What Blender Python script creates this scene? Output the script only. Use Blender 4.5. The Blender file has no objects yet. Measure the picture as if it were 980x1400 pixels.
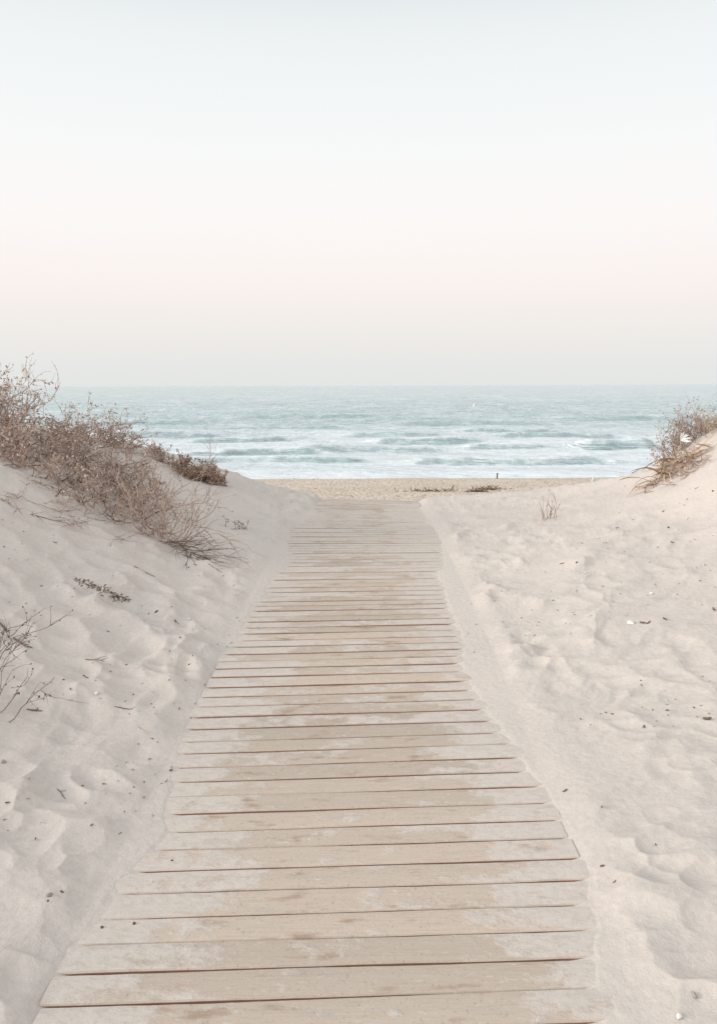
import bpy, math, random
import numpy as np
from mathutils import Vector, Matrix

# ------------------------------------------------------------------ camera, sky, sun, exposure
S = bpy.context.scene
COL = S.collection
F, CX, CY = 1057.0, 490.0, 700.0          # focal length and centre of the photograph in its own pixels
H = 1.55                                   # eye height over the boardwalk
PITCH = math.radians(9.3)
ROLL = math.radians(0.17)

cam_d = bpy.data.cameras.new("camera")
cam = bpy.data.objects.new("camera", cam_d)
COL.objects.link(cam)
cam_d.sensor_fit = 'VERTICAL'
cam_d.sensor_height = 24.0
cam_d.sensor_width = 24.0
cam_d.lens = 24.0 * F / 1400.0
cam_d.clip_start = 0.05
cam_d.clip_end = 60000.0
cam.location = (0, 0, H)
CAM_R = Matrix.Rotation(math.pi / 2 - PITCH, 3, 'X') @ Matrix.Rotation(-ROLL, 3, 'Z')
cam.rotation_euler = CAM_R.to_euler()
S.camera = cam

SUN_ELEV, SUN_AZ = math.radians(17), math.radians(-98)   # azimuth from +Y towards +X : low on the left, a little behind
W = bpy.data.worlds.new("World")
S.world = W
W.use_nodes = True
nt = W.node_tree
nt.nodes.clear()
def wn(t, **k):
    n = nt.nodes.new(t)
    for a, b in k.items():
        setattr(n, a, b)
    return n
wl = nt.links.new
tc = wn('ShaderNodeTexCoord')
nrm = wn('ShaderNodeVectorMath', operation='NORMALIZE')
wl(tc.outputs['Generated'], nrm.inputs[0])
sep = wn('ShaderNodeSeparateXYZ')
wl(nrm.outputs[0], sep.inputs[0])
ramp = wn('ShaderNodeValToRGB')
def lin(c):
    return tuple(((v / 255) / 12.92 if v / 255 <= .04045 else ((v / 255 + .055) / 1.055) ** 2.4) for v in c)
def srgb(r, g, b, a=1.0):
    return lin((r, g, b)) + (a,)
stops = [(0.0, (229, 232, 231)), (0.045, (236, 235, 233)), (0.10, (250, 241, 236)), (0.15, (254, 247, 244)),
         (0.21, (255, 252, 250)), (0.29, (249, 251, 251)), (0.36, (243, 247, 247)), (0.41, (236, 240, 241)), (0.62, (208, 218, 226))]
el = ramp.color_ramp.elements
while len(el) > 1:
    el.remove(el[0])
el[0].position = stops[0][0]; el[0].color = srgb(*stops[0][1])
for p, c in stops[1:]:
    e = el.new(p); e.color = srgb(*c)
ramp.color_ramp.interpolation = 'B_SPLINE'
wl(sep.outputs['Z'], ramp.inputs[0])
# the bright part of the evening sky: over and behind the viewer, on the left
gdir = wn('ShaderNodeVectorMath', operation='DOT_PRODUCT')
wl(nrm.outputs[0], gdir.inputs[0])
gdir.inputs[1].default_value = Vector((-0.62, -0.60, 0.50)).normalized()
gm = wn('ShaderNodeMapRange', interpolation_type='SMOOTHSTEP')
wl(gdir.outputs['Value'], gm.inputs['Value'])
gm.inputs['From Min'].default_value = 0.15
gm.inputs['From Max'].default_value = 1.0
gm.inputs['To Min'].default_value = 0.95
gm.inputs['To Max'].default_value = 1.95
bg = wn('ShaderNodeBackground')
wl(ramp.outputs[0], bg.inputs['Color'])
wl(gm.outputs[0], bg.inputs['Strength'])
sky = wn('ShaderNodeTexSky', sky_type='NISHITA')
sky.sun_disc = False
sky.sun_elevation = SUN_ELEV
sky.sun_rotation = SUN_AZ
bg2 = wn('ShaderNodeBackground')
wl(sky.outputs[0], bg2.inputs['Color'])
bg2.inputs['Strength'].default_value = 0.05
mixs = wn('ShaderNodeMixShader')
mixs.inputs[0].default_value = 0.06
wl(bg.outputs[0], mixs.inputs[1])
wl(bg2.outputs[0], mixs.inputs[2])
wo = wn('ShaderNodeOutputWorld')
wl(mixs.outputs[0], wo.inputs['Surface'])

sun_d = bpy.data.lights.new("sun", 'SUN')
sun = bpy.data.objects.new("sun", sun_d)
COL.objects.link(sun)
sun_d.energy = 1.9
sun_d.angle = math.radians(14)
sun_d.color = (1.0, 0.94, 0.89)
sdir = Vector((math.sin(SUN_AZ) * math.cos(SUN_ELEV), math.cos(SUN_AZ) * math.cos(SUN_ELEV), math.sin(SUN_ELEV)))
sun.rotation_euler = sdir.to_track_quat('Z', 'Y').to_euler()

S.view_settings.view_transform = 'Standard'
S.view_settings.look = 'None'
S.view_settings.gamma = 1.0
S.view_settings.exposure = 0.12
S.view_settings.use_curve_mapping = False

# ------------------------------------------------------------------ numpy noise
def _hash(ix, iy, seed):
    h = (ix.astype(np.int64) * 374761393 + iy.astype(np.int64) * 668265263 + seed * 974634777) & 0xFFFFFFFF
    h = ((h ^ (h >> 13)) * 1274126177) & 0xFFFFFFFF
    return ((h ^ (h >> 16)) & 0xFFFFFF) / float(0xFFFFFF)
def vnoise(x, y, seed=0):                  # smooth noise, -1..1
    ix = np.floor(x); iy = np.floor(y)
    fx = x - ix; fy = y - iy
    def g(a, b):
        t = _hash(ix + a, iy + b, seed) * 2 * np.pi
        return np.cos(t) * (fx - a) + np.sin(t) * (fy - b)
    u = fx * fx * fx * (fx * (fx * 6 - 15) + 10)
    v = fy * fy * fy * (fy * (fy * 6 - 15) + 10)
    n0 = g(0, 0) * (1 - u) + g(1, 0) * u
    n1 = g(0, 1) * (1 - u) + g(1, 1) * u
    return 1.4 * (n0 * (1 - v) + n1 * v)
def fbm(x, y, oct=4, seed=0, gain=.5):
    a, s, t = 1.0, 0.0, 0.0
    for o in range(oct):
        s = s + a * vnoise(x * 2 ** o + 7.1 * o, y * 2 ** o - 3.3 * o, seed + o)
        t += a; a *= gain
    return s / t
def worley(x, y, seed=0, jit=.9):          # distance to the nearest of scattered points
    ix = np.floor(x); iy = np.floor(y)
    d = np.full(np.shape(x), 9.0)
    for a in (-1, 0, 1):
        for b in (-1, 0, 1):
            px = ix + a + .5 + jit * (_hash(ix + a, iy + b, seed) - .5)
            py = iy + b + .5 + jit * (_hash(ix + a, iy + b, seed + 17) - .5)
            d = np.minimum(d, (x - px) ** 2 + (y - py) ** 2)
    return np.sqrt(d)
def sstep(a, b, x):
    t = np.clip((x - a) / (b - a), 0, 1)
    return t * t * (3 - 2 * t)

# ------------------------------------------------------------------ the lie of the land
def smooth_interp(x, xs, ys):
    """piecewise cubic through points (monotone-ish Catmull tangents)"""
    xs = np.asarray(xs, float); ys = np.asarray(ys, float)
    m = np.gradient(ys, xs)
    x = np.clip(x, xs[0], xs[-1])
    i = np.clip(np.searchsorted(xs, x, side='right') - 1, 0, len(xs) - 2)
    h = xs[i + 1] - xs[i]
    t = (x - xs[i]) / h
    return ((2 * t ** 3 - 3 * t ** 2 + 1) * ys[i] + (t ** 3 - 2 * t ** 2 + t) * h * m[i]
            + (-2 * t ** 3 + 3 * t ** 2) * ys[i + 1] + (t ** 3 - t ** 2) * h * m[i + 1])
def deck_z(d):                              # height of the plank tops
    return 0.08 * sstep(2.4, 6.0, d) - 0.06 * sstep(7.5, 10.5, d)
def deck_roll(d):
    return 0.006 - 0.034 * sstep(6.0, 10.5, d)
EDGE_L = ([0, 2.0, 2.9, 4.6, 6.4, 8.0, 10.6, 14], [-.81, -.815, -.795, -.79, -.76, -.67, -.49, -.49])
EDGE_R = ([0, 1.9, 2.25, 2.9, 3.5, 4.6, 6.4, 10.6, 14], [.68, .70, .715, .735, .752, .765, .785, .79, .79])
def edge_l(d): return np.interp(d, *EDGE_L)
def edge_r(d): return np.interp(d, *EDGE_R)
DECK_END = 10.46
def dune_z(x, d, micro=True):
    x = np.asarray(x, float); d = np.asarray(d, float)
    el_, er_ = edge_l(d), edge_r(d)
    xm = .5 * (el_ + er_)
    left = x < xm
    e = np.where(left, x - el_, er_ - x)        # metres inside the deck edge (negative: out on the sand)
    u = np.maximum(-e, 0)
    zl = smooth_interp(u, [-.4, 0, .5, 1.0, 1.6, 2.0, 2.9, 4, 6, 20], [0, 0, .075, .235, .46, .66, .98, 1.18, 1.3, 1.6])
    zr = smooth_interp(u, [-.4, 0, .5, 1.1, 1.7, 2.0, 2.3, 2.9, 4, 6, 20], [0, 0, .045, .135, .255, .35, .51, .98, 1.30, 1.5, 1.8])
    far = .72 + .28 * sstep(2.5, 7.5, d)
    z = np.where(left, zl, zr) * far
    zd = deck_z(d) + deck_roll(d) * np.clip(x, -1.2, 1.2)
    out = sstep(0.05, .55, u)                    # how far out on the open sand
    if micro:
        wx = x + .10 * fbm(x * 2.1, d * 2.1, 2, 5)
        wy = d + .12 * fbm(x * 2.1, d * 2.1, 2, 9)
        # trodden hollows on the left slope, shallower and combed on the right
        ca, sa = math.cos(.45), math.sin(.45)
        wl_ = worley((wx * ca - wy * sa) * 3.1, (wx * sa + wy * ca) * 4.6, 3)
        tread = np.minimum(wl_, .72) ** 2 * .110
        patch = sstep(-.25, .35, fbm(x * .8, d * .8 + 4, 3, 21))
        patch_l = (.3 + .7 * patch) * (.4 + .6 * sstep(1.8, 3.6, d))
        ca, sa = math.cos(-.55), math.sin(-.55)
        ax, ay = (wx * ca - wy * sa), (wx * sa + wy * ca)
        wr_ = worley(ax * 2.2, ay * 5.0, 31)
        comb = np.minimum(wr_, .75) ** 2 * .085 * (.35 + .65 * patch)
        comb = comb + .020 * (1 - np.abs(fbm(ax * 1.1, ay * 4.2, 3, 44))) ** 2 * patch + .012 * (1 - np.abs(fbm(ax * 2.4, ay * 10, 3, 46))) ** 2
        small = worley(wx * 6.2, wy * 8.6, 57)
        small = np.minimum(small, .7) ** 2 * .042 * sstep(-.25, .35, fbm(x * 1.7 + 9, d * 1.7, 2, 71))
        rough = np.where(left, tread * patch_l, .72 * comb * (.25 + .75 * sstep(2.4, 4.4, d))) + small * np.where(left, 1.0, .75) * (1 + .8 * (1 - sstep(.25, .7, u)))
        # foot prints along both sides of the planks
        gx, gy = wx * 3.0, wy * 2.3
        fp = worley(gx * 1.25, gy * .8, 111, .8)
        keep = sstep(-.15, .15, vnoise(x * 1.1 + 20, d * 1.1, 113)) * sstep(.03, .16, u) * (1 - sstep(1.0, 1.7, u))
        rough = rough - (.030 * (1 - sstep(.10, .34, fp)) - .009 * np.exp(-((fp - .40) / .07) ** 2)) * keep * np.where(left, .55, .22)
        z = z + rough * sstep(-.02, .14, u) + .035 * fbm(x * .9, d * .9, 3, 2) * out + .006 * fbm(x * 5, d * 5, 3, 13) * sstep(0, .2, u)
        # banks of sand that run in over the ends of the planks
        bl = .05 + .24 * fbm(d * .7, x * 0 + 3.3, 3, 81) + .03 * sstep(3, 5, d) - .06 * sstep(5.5, 8, d) - .13 * (1 - sstep(1.8, 3.0, d))
        br = .06 + .24 * fbm(d * .7, x * 0 + 8.3, 3, 91) + .03 * sstep(3, 5, d) - .05 * sstep(5.5, 8, d) - .06 * (1 - sstep(1.5, 2.6, d))
        over = np.where(left, bl, br) + .03 * fbm(x * 4, d * 7, 3, 95)
        fill = .032 + .009 * fbm(x * 2.2, d * 9, 3, 99)          # how deep the sand lies in the gaps
    else:
        over = .15
        fill = .03
    over = over - .12 * sstep(9.6, 10.2, d); fill = fill + .02 * sstep(9.9, 10.2, d)
    bank = (over - e)                            # >0 : under the bank
    lift = np.where(bank > 0, .002 + .085 * bank, np.maximum(.0012 + bank * .19, -fill))
    flat = 1 - sstep(0, .25, u)
    z = z + zd + lift * flat + (1 - flat) * .012
    # beyond the crest the dune falls away to the beach
    dc = smooth_interp(x, [-8, -4.5, -3.7, -3.3, -2.8, -2.4, -1.8, -.8, 0, .8, 1.9, 2.8, 3.1, 3.7, 5, 9],
                          [7.5, 7.8, 8.2, 9.0, 9.6, 10.0, 10.4, 10.45, 10.5, 10.4, 9.9, 9.0, 8.4, 8.0, 7.8, 7.5])
    dc = dc + .10 * fbm(x * 1.6, x * 0 + 2, 3, 61)
    t = np.maximum(d - dc, 0)
    z = z - np.minimum(.55 * t * t, .35 * t + .2) * 1.2
    return z
SEA = -2.0
def beach_z(x, d, micro=True):
    z = smooth_interp(d, [6, 9.5, 10.6, 14, 18, 21.5, 23.0, 26, 30, 60], [-.25, -.10, -.10, -.36, -.74, -1.03, -1.22, -1.75, -2.2, -4])
    if micro:
        z = z + .05 * fbm(x * .35, d * .8, 3, 101) + .022 * fbm(x * 3, d * 3, 3, 103) * (1 - sstep(20, 24, d)) + .012 * fbm(x * 12, d * 12, 2, 105) * (1 - sstep(20, 24, d))
    return z
def land_z(x, d, micro=True):
    return np.maximum(dune_z(x, d, micro), beach_z(x, d, micro))

def ray(px, py):
    v = CAM_R @ Vector(((px - CX) / F, -(py - CY) / F, -1.0))
    return v.normalized()
_T = 1.2 + 40 * (np.linspace(0, 1, 420) ** 1.8)
def hit(px, py):
    """point of the land seen at a pixel of the photograph"""
    r = ray(px, py)
    def first(ts, micro):
        g = land_z(r.x * ts, r.y * ts, micro)
        k = np.nonzero(H + r.z * ts < g)[0]
        return (int(k[0]) if len(k) else int(np.argmin(H + r.z * ts - g))), g
    k, g = first(_T, False)
    ts = np.linspace(max(_T[max(k - 6, 0)], .8), _T[min(k + 5, len(_T) - 1)], 90)
    k, g = first(ts, True)
    return Vector((r.x * ts[k], r.y * ts[k], float(g[k])))
def at_depth(px, py, d):
    r = ray(px, py)
    return Vector((0, 0, H)) + r * (d / r.y)

# ------------------------------------------------------------------ materials
def mat(name):
    m = bpy.data.materials.new(name)
    m.use_nodes = True
    t = m.node_tree
    b = t.nodes['Principled BSDF']
    b.inputs['Specular IOR Level'].default_value = .2
    return m, t, b
def N(t, typ, ins=None, **k):
    n = t.nodes.new(typ)
    for a, b in k.items():
        setattr(n, a, b)
    for a, b in (ins or {}).items():
        if hasattr(b, 'is_output') or isinstance(b, bpy.types.NodeSocket):
            t.links.new(b, n.inputs[a])
        else:
            n.inputs[a].default_value = b
    return n
def noise(t, vec, scale, detail=3, rough=.5):
    return N(t, 'ShaderNodeTexNoise', {'Vector': vec, 'Scale': scale, 'Detail': detail, 'Roughness': rough}).outputs['Fac']
def rng(t, v, a, b, c=0.0, d=1.0):
    return N(t, 'ShaderNodeMapRange', {'Value': v, 'From Min': a, 'From Max': b, 'To Min': c, 'To Max': d}).outputs[0]
def mixc(t, f, a, b, mode='MIX'):
    n = N(t, 'ShaderNodeMix', data_type='RGBA', blend_type=mode)
    for i, v in ((0, f), (6, a), (7, b)):
        if isinstance(v, bpy.types.NodeSocket):
            t.links.new(v, n.inputs[i])
        else:
            n.inputs[i].default_value = v if i == 0 else (tuple(v) + (1,))[:4]
    return n.outputs[2]
def math_(t, op, a, b=0.0, c=None):
    n = N(t, 'ShaderNodeMath', operation=op)
    for i, v in enumerate((a, b) if c is None else (a, b, c)):
        if isinstance(v, bpy.types.NodeSocket):
            t.links.new(v, n.inputs[i])
        else:
            n.inputs[i].default_value = v
    return n.outputs[0]
def vscale(t, vec, s):
    return N(t, 'ShaderNodeVectorMath', {0: vec, 1: s}, operation='MULTIPLY').outputs[0]

SAND_C = (0.585, 0.520, 0.462)
def sand_colour(t, pos):
    big = noise(t, pos, 1.3, 3)
    c = mixc(t, rng(t, big, .35, .65), (0.605, .515, .446), (0.560, .480, .420))
    mid = noise(t, pos, 38, 4, .65)
    c = mixc(t, rng(t, mid, .35, .7, 0, .6), c, (0.675, .588, .515))
    grain = noise(t, pos, 620, 2, .7)
    c = mixc(t, rng(t, grain, .56, .68, 0, .5), c, (0.38, .32, .27))
    return c, grain
def make_sand():
    m, t, b = mat("dune_sand")
    pos = N(t, 'ShaderNodeNewGeometry').outputs['Position']
    c, grain = sand_colour(t, pos)
    # scattered dark crumbs of dry plant litter
    v = N(t, 'ShaderNodeTexVoronoi', {'Vector': pos, 'Scale': 21.0, 'Randomness': 1.0})
    sepc = N(t, 'ShaderNodeSeparateColor', {0: v.outputs['Color']}).outputs
    lim = rng(t, sepc[0], .90, 1.0, 0.0, .085)
    dot = math_(t, 'LESS_THAN', v.outputs['Distance'], lim)
    dens = rng(t, noise(t, pos, .9, 2), .5, .62)
    c = mixc(t, math_(t, 'MULTIPLY', dot, dens), c, (.20, .14, .11))
    t.links.new(c, b.inputs['Base Color'])
    b.inputs['Roughness'].default_value = .95
    h = math_(t, 'ADD', math_(t, 'MULTIPLY', noise(t, pos, 24, 5, .6), .012), math_(t, 'MULTIPLY', noise(t, pos, 260, 3, .7), .0022))
    bp = N(t, 'ShaderNodeBump', {'Height': h, 'Strength': .55, 'Distance': 1.0})
    t.links.new(bp.outputs[0], b.inputs['Normal'])
    return m
def make_beach():
    m, t, b = mat("coarse_beach_sand")
    pos = N(t, 'ShaderNodeNewGeometry').outputs['Position']
    c = mixc(t, rng(t, noise(t, pos, .8, 4), .35, .65), (.575, .45, .345), (.635, .525, .42))
    v = N(t, 'ShaderNodeTexVoronoi', {'Vector': pos, 'Scale': 16.0})
    sc = N(t, 'ShaderNodeSeparateColor', {0: v.outputs['Color']}).outputs
    c = mixc(t, rng(t, sc[0], .0, 1.0, 0, .55), c, (.66, .56, .46))
    c = mixc(t, rng(t, sc[1], .75, 1.0, 0, .75), c, (.36, .25, .18))
    line = noise(t, vscale(t, pos, (.5, 3.0, 1.0)), 1.6, 5, .65)
    c = mixc(t, rng(t, line, .60, .72, 0, .6), c, (.30, .21, .15))
    t.links.new(c, b.inputs['Base Color'])
    b.inputs['Roughness'].default_value = .95
    h = math_(t, 'MULTIPLY', v.outputs['Distance'], -.03)
    bp = N(t, 'ShaderNodeBump', {'Height': h, 'Strength': .8, 'Distance': 1.0})
    t.links.new(bp.outputs[0], b.inputs['Normal'])
    return m
def make_wood():
    m, t, b = mat("weathered_plank")
    geo = N(t, 'ShaderNodeNewGeometry')
    pos = geo.outputs['Position']
    rand = N(t, 'ShaderNodeObjectInfo').outputs['Random']
    off = N(t, 'ShaderNodeCombineXYZ', {0: math_(t, 'MULTIPLY', rand, 40.0), 1: 0.0, 2: 0.0}).outputs[0]
    p2 = N(t, 'ShaderNodeVectorMath', {0: pos, 1: off}, operation='ADD').outputs[0]
    grainv = vscale(t, p2, (2.2, 55.0, 55.0))
    g1 = noise(t, grainv, 1.0, 5, .6)
    g2 = noise(t, vscale(t, p2, (9.0, 260.0, 260.0)), 1.0, 3, .6)
    c = mixc(t, rng(t, rand, 0, 1), (.575, .445, .345), (.435, .34, .262))
    c = mixc(t, rng(t, g1, .38, .68, 0, .5), c, (.50, .425, .355))
    c = mixc(t, rng(t, g2, .50, .72, 0, .45), c, (.36, .265, .20))
    blot = noise(t, vscale(t, p2, (6.0, 16.0, 16.0)), 1.0, 3, .55)
    c = mixc(t, rng(t, blot, .59, .71, 0, .75), c, (.33, .205, .135))      # rusty knots and stains
    grey = noise(t, vscale(t, p2, (3.0, 9.0, 9.0)), 1.4, 4, .6)
    c = mixc(t, rng(t, grey, .60, .70, 0, .4), c, (.42, .37, .325))
    wear = noise(t, p2, 90, 4, .7)
    c = mixc(t, rng(t, wear, .58, .68, 0, .6), c, (.27, .21, .17))
    scr = noise(t, vscale(t, p2, (16.0, 42.0, 42.0)), 1.6, 4, .7)
    c = mixc(t, rng(t, scr, .58, .68, 0, .65), c, (.60, .53, .45))
    # thin sand lying on the wood: hard-edged patches, thicker towards the ends and seawards
    sc, grain = sand_colour(t, pos)
    sx = N(t, 'ShaderNodeSeparateXYZ', {0: pos}).outputs
    end = rng(t, math_(t, 'ABSOLUTE', math_(t, 'ADD', sx[0], .03)), .30, .76, -.06, .26)
    seaw = rng(t, sx[1], 2.4, 7.5, -.02, .10)
    off2 = N(t, 'ShaderNodeCombineXYZ', {0: math_(t, 'MULTIPLY', rand, 1.3), 1: math_(t, 'MULTIPLY', rand, 9.0), 2: 0.0}).outputs[0]
    p3 = N(t, 'ShaderNodeVectorMath', {0: pos, 1: off2}, operation='ADD').outputs[0]
    pn = noise(t, vscale(t, p3, (2.0, 3.0, 3.0)), 1.7, 6, .62)
    pf = noise(t, vscale(t, pos, (9.0, 14.0, 14.0)), 1.5, 4, .6)
    s = math_(t, 'ADD', math_(t, 'ADD', pn, math_(t, 'MULTIPLY', math_(t, 'SUBTRACT', pf, .5), .35)), math_(t, 'ADD', end, seaw))
    s = math_(t, 'ADD', s, math_(t, 'MULTIPLY', math_(t, 'SUBTRACT', math_(t, 'FRACT', math_(t, 'MULTIPLY', rand, 37.0)), .5), .16))
    film = math_(t, 'MULTIPLY', rng(t, s, .485, .585, 0.10, .95), rng(t, noise(t, vscale(t, pos, (14.0, 30.0, 30.0)), 1.5, 4, .7), .36, .52, .62, 1.0))
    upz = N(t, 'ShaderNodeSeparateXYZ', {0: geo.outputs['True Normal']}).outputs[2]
    film = math_(t, 'MULTIPLY', film, rng(t, upz, .55, .9))
    c = mixc(t, film, c, sc)
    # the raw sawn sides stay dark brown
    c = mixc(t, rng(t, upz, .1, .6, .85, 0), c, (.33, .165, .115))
    t.links.new(c, b.inputs['Base Color'])
    b.inputs['Roughness'].default_value = .85
    h = math_(t, 'ADD', math_(t, 'MULTIPLY', g1, .0012), math_(t, 'MULTIPLY', g2, .0007))
    h = math_(t, 'ADD', h, math_(t, 'MULTIPLY', film, .0028))
    h = math_(t, 'ADD', h, math_(t, 'MULTIPLY', noise(t, pos, 70, 4, .7), .0012))
    bp = N(t, 'ShaderNodeBump', {'Height': h, 'Strength': .9, 'Distance': 1.0})
    t.links.new(bp.outputs[0], b.inputs['Normal'])
    return m
def make_water():
    m, t, b = mat("sea_water")
    pos = N(t, 'ShaderNodeNewGeometry').outputs['Position']
    foam_sheen_a = N(t, 'ShaderNodeAttribute', attribute_name='foam_sheen').outputs['Fac']  # real foam plus the sky sheen painted on the flat water
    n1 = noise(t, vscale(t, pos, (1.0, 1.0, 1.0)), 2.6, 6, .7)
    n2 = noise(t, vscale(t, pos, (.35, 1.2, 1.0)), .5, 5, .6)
    foam_sheen_fac = math_(t, 'ADD', foam_sheen_a, math_(t, 'ADD', math_(t, 'MULTIPLY', math_(t, 'SUBTRACT', n1, .5), .75), math_(t, 'MULTIPLY', math_(t, 'SUBTRACT', n2, .5), .55)))
    foam_sheen_fac = rng(t, foam_sheen_fac, .22, .72)
    deep = rng(t, N(t, 'ShaderNodeSeparateXYZ', {0: pos}).outputs[1], 40, 500)
    c = mixc(t, deep, (.37, .45, .438), (.345, .44, .45))
    var = noise(t, vscale(t, pos, (.012, .05, 1)), 1.0, 4)
    c = mixc(t, rng(t, var, .35, .65, 0, .5), c, (.37, .46, .45))
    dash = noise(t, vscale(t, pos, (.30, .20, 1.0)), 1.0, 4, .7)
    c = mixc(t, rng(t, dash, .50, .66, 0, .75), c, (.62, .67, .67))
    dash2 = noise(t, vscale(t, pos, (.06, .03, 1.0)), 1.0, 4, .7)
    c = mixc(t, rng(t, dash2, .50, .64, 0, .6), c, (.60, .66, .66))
    c = mixc(t, foam_sheen_fac, c, (.76, .765, .755))  # one white for foam and for the painted sky reflection
    t.links.new(c, b.inputs['Base Color'])
    t.links.new(rng(t, foam_sheen_fac, 0, 1, .16, .9), b.inputs['Roughness'])
    b.inputs['IOR'].default_value = 1.33
    b.inputs['Specular IOR Level'].default_value = .5
    h = math_(t, 'ADD', math_(t, 'MULTIPLY', noise(t, vscale(t, pos, (.55, 1.0, 1)), .8, 6, .65), .55),
              math_(t, 'MULTIPLY', noise(t, vscale(t, pos, (.05, .11, 1)), 1.0, 5, .6), 3.0))
    h = math_(t, 'ADD', h, math_(t, 'MULTIPLY', n1, math_(t, 'MULTIPLY', foam_sheen_fac, .10)))
    bp = N(t, 'ShaderNodeBump', {'Height': h, 'Strength': .75, 'Distance': 1.0})
    t.links.new(bp.outputs[0], b.inputs['Normal'])
    return m
def make_plain(name, c1, c2, scale=40, rough=.9, trans=0.0):
    m, t, b = mat(name)
    pos = N(t, 'ShaderNodeNewGeometry').outputs['Position']
    n = noise(t, pos, scale, 3)
    t.links.new(mixc(t, rng(t, math_(t, 'ADD', math_(t, 'MULTIPLY', n, .5), math_(t, 'MULTIPLY', noise(t, pos, scale * 6, 2), .5)), .38, .62), c1, c2), b.inputs['Base Color'])
    b.inputs['Roughness'].default_value = rough
    return m
M = dict(
    sand=make_sand(), beach=make_beach(), wood=make_wood(), water=make_water(),
    twig=make_plain("dry_twig", (.30, .20, .16), (.62, .48, .40), 9),
    dark_twig=make_plain("dark_twig", (.15, .10, .08), (.30, .21, .17), 14),
    pale_twig=make_plain("pale_twig", (.34, .25, .20), (.48, .38, .31), 10),
    dead_leaf=make_plain("dead_leaf", (.33, .225, .18), (.64, .50, .41), 25),
    rust_leaf=make_plain("rusty_leaf", (.31, .20, .145), (.52, .38, .29), 25),
    straw=make_plain("straw", (.44, .33, .22), (.62, .50, .37), 22),
    strap=make_plain("dry_strap_leaf", (.24, .145, .095), (.52, .38, .27), 16),
    petal=make_plain("white_petal", (.82, .80, .76), (.86, .85, .82), 30, .6),
    bark=make_plain("bark", (.13, .085, .06), (.26, .18, .13), 60),
    shell=make_plain("shell", (.66, .61, .56), (.76, .72, .68), 60, .5),
    stone=make_plain("pebble", (.30, .25, .21), (.42, .36, .31), 60, .8),
    buoy=make_plain("buoy_orange", (.80, .56, .45), (.84, .64, .54), 3, .5),
    buoy_white=make_plain("buoy_white", (.78, .76, .72), (.82, .80, .78), 3, .5),
    bottle=make_plain("pale_blue_plastic", (.42, .53, .54), (.50, .60, .60), 30, .4),
    iron=make_plain("rusty_screw", (.10, .07, .055), (.18, .11, .08), 300, .7),
)

# ------------------------------------------------------------------ object helpers
def link_mesh(name, verts, faces, material, parent=None, smooth=True):
    me = bpy.data.meshes.new(name)
    v = np.asarray(verts, np.float32)
    if isinstance(faces, np.ndarray):
        k = faces.shape[1]
        me.vertices.add(len(v)); me.vertices.foreach_set('co', v.ravel())
        me.loops.add(faces.size); me.loops.foreach_set('vertex_index', faces.ravel().astype(np.int32))
        me.polygons.add(len(faces)); me.polygons.foreach_set('loop_start', np.arange(0, faces.size, k, dtype=np.int32))
        me.update(calc_edges=True)
        me.validate()
    else:
        me.from_pydata([tuple(p) for p in v], [], faces)
    if smooth:
        me.polygons.foreach_set('use_smooth', np.ones(len(me.polygons), bool))
    me.materials.append(material)
    o = bpy.data.objects.new(name, me)
    COL.objects.link(o)
    if parent is not None:
        o.parent = parent
    return o
def empty(name, loc):
    o = bpy.data.objects.new(name, None)
    o.empty_display_size = .1
    o.location = loc
    COL.objects.link(o)
    return o
def tag(o, label=None, cat=None, group=None, kind=None):
    for k, v in (('label', label), ('category', cat), ('group', group), ('kind', kind)):
        if v:
            o[k] = v
    return o
def grid_faces(r, c):
    i = np.arange(r * c).reshape(r, c)
    return np.stack([i[:-1, :-1], i[:-1, 1:], i[1:, 1:], i[1:, :-1]], -1).reshape(-1, 4)

# ------------------------------------------------------------------ ground : dune sand and beach
rows = np.concatenate([np.linspace(-7, .85, 40)[:-1], 1 / np.linspace(1 / .85, 1 / 11.6, 1050), np.linspace(11.7, 15, 14)])
ts = np.linspace(-1, 1, 1300)
ts = np.sign(ts) * (0.72 * np.abs(ts) + .28 * np.abs(ts) ** 3)
half = np.maximum(3.4, 2.3 + .62 * rows)
DX = ts[None, :] * half[:, None]
DD = np.repeat(rows[:, None], len(ts), 1)
DZ = dune_z(DX, DD)
ground = link_mesh("sand", np.stack([DX, DD, DZ], -1).reshape(-1, 3), grid_faces(*DX.shape), M['sand'])
tag(ground, "pale trodden dune sand rising on both sides of the boardwalk", "sand", kind='structure')

rows = np.concatenate([np.linspace(6, 9, 8), np.linspace(9.1, 24, 420), np.linspace(24.2, 60, 30)])
BX = np.linspace(-1, 1, 700)[None, :] * (8 + 1.0 * rows[:, None])
BD = np.repeat(rows[:, None], 700, 1)
beach = link_mesh("beach", np.stack([BX, BD, beach_z(BX, BD)], -1).reshape(-1, 3), grid_faces(*BX.shape), M['beach'])
tag(beach, "strip of coarse tan beach sand between the dunes and the surf", "beach", kind='structure')

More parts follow.
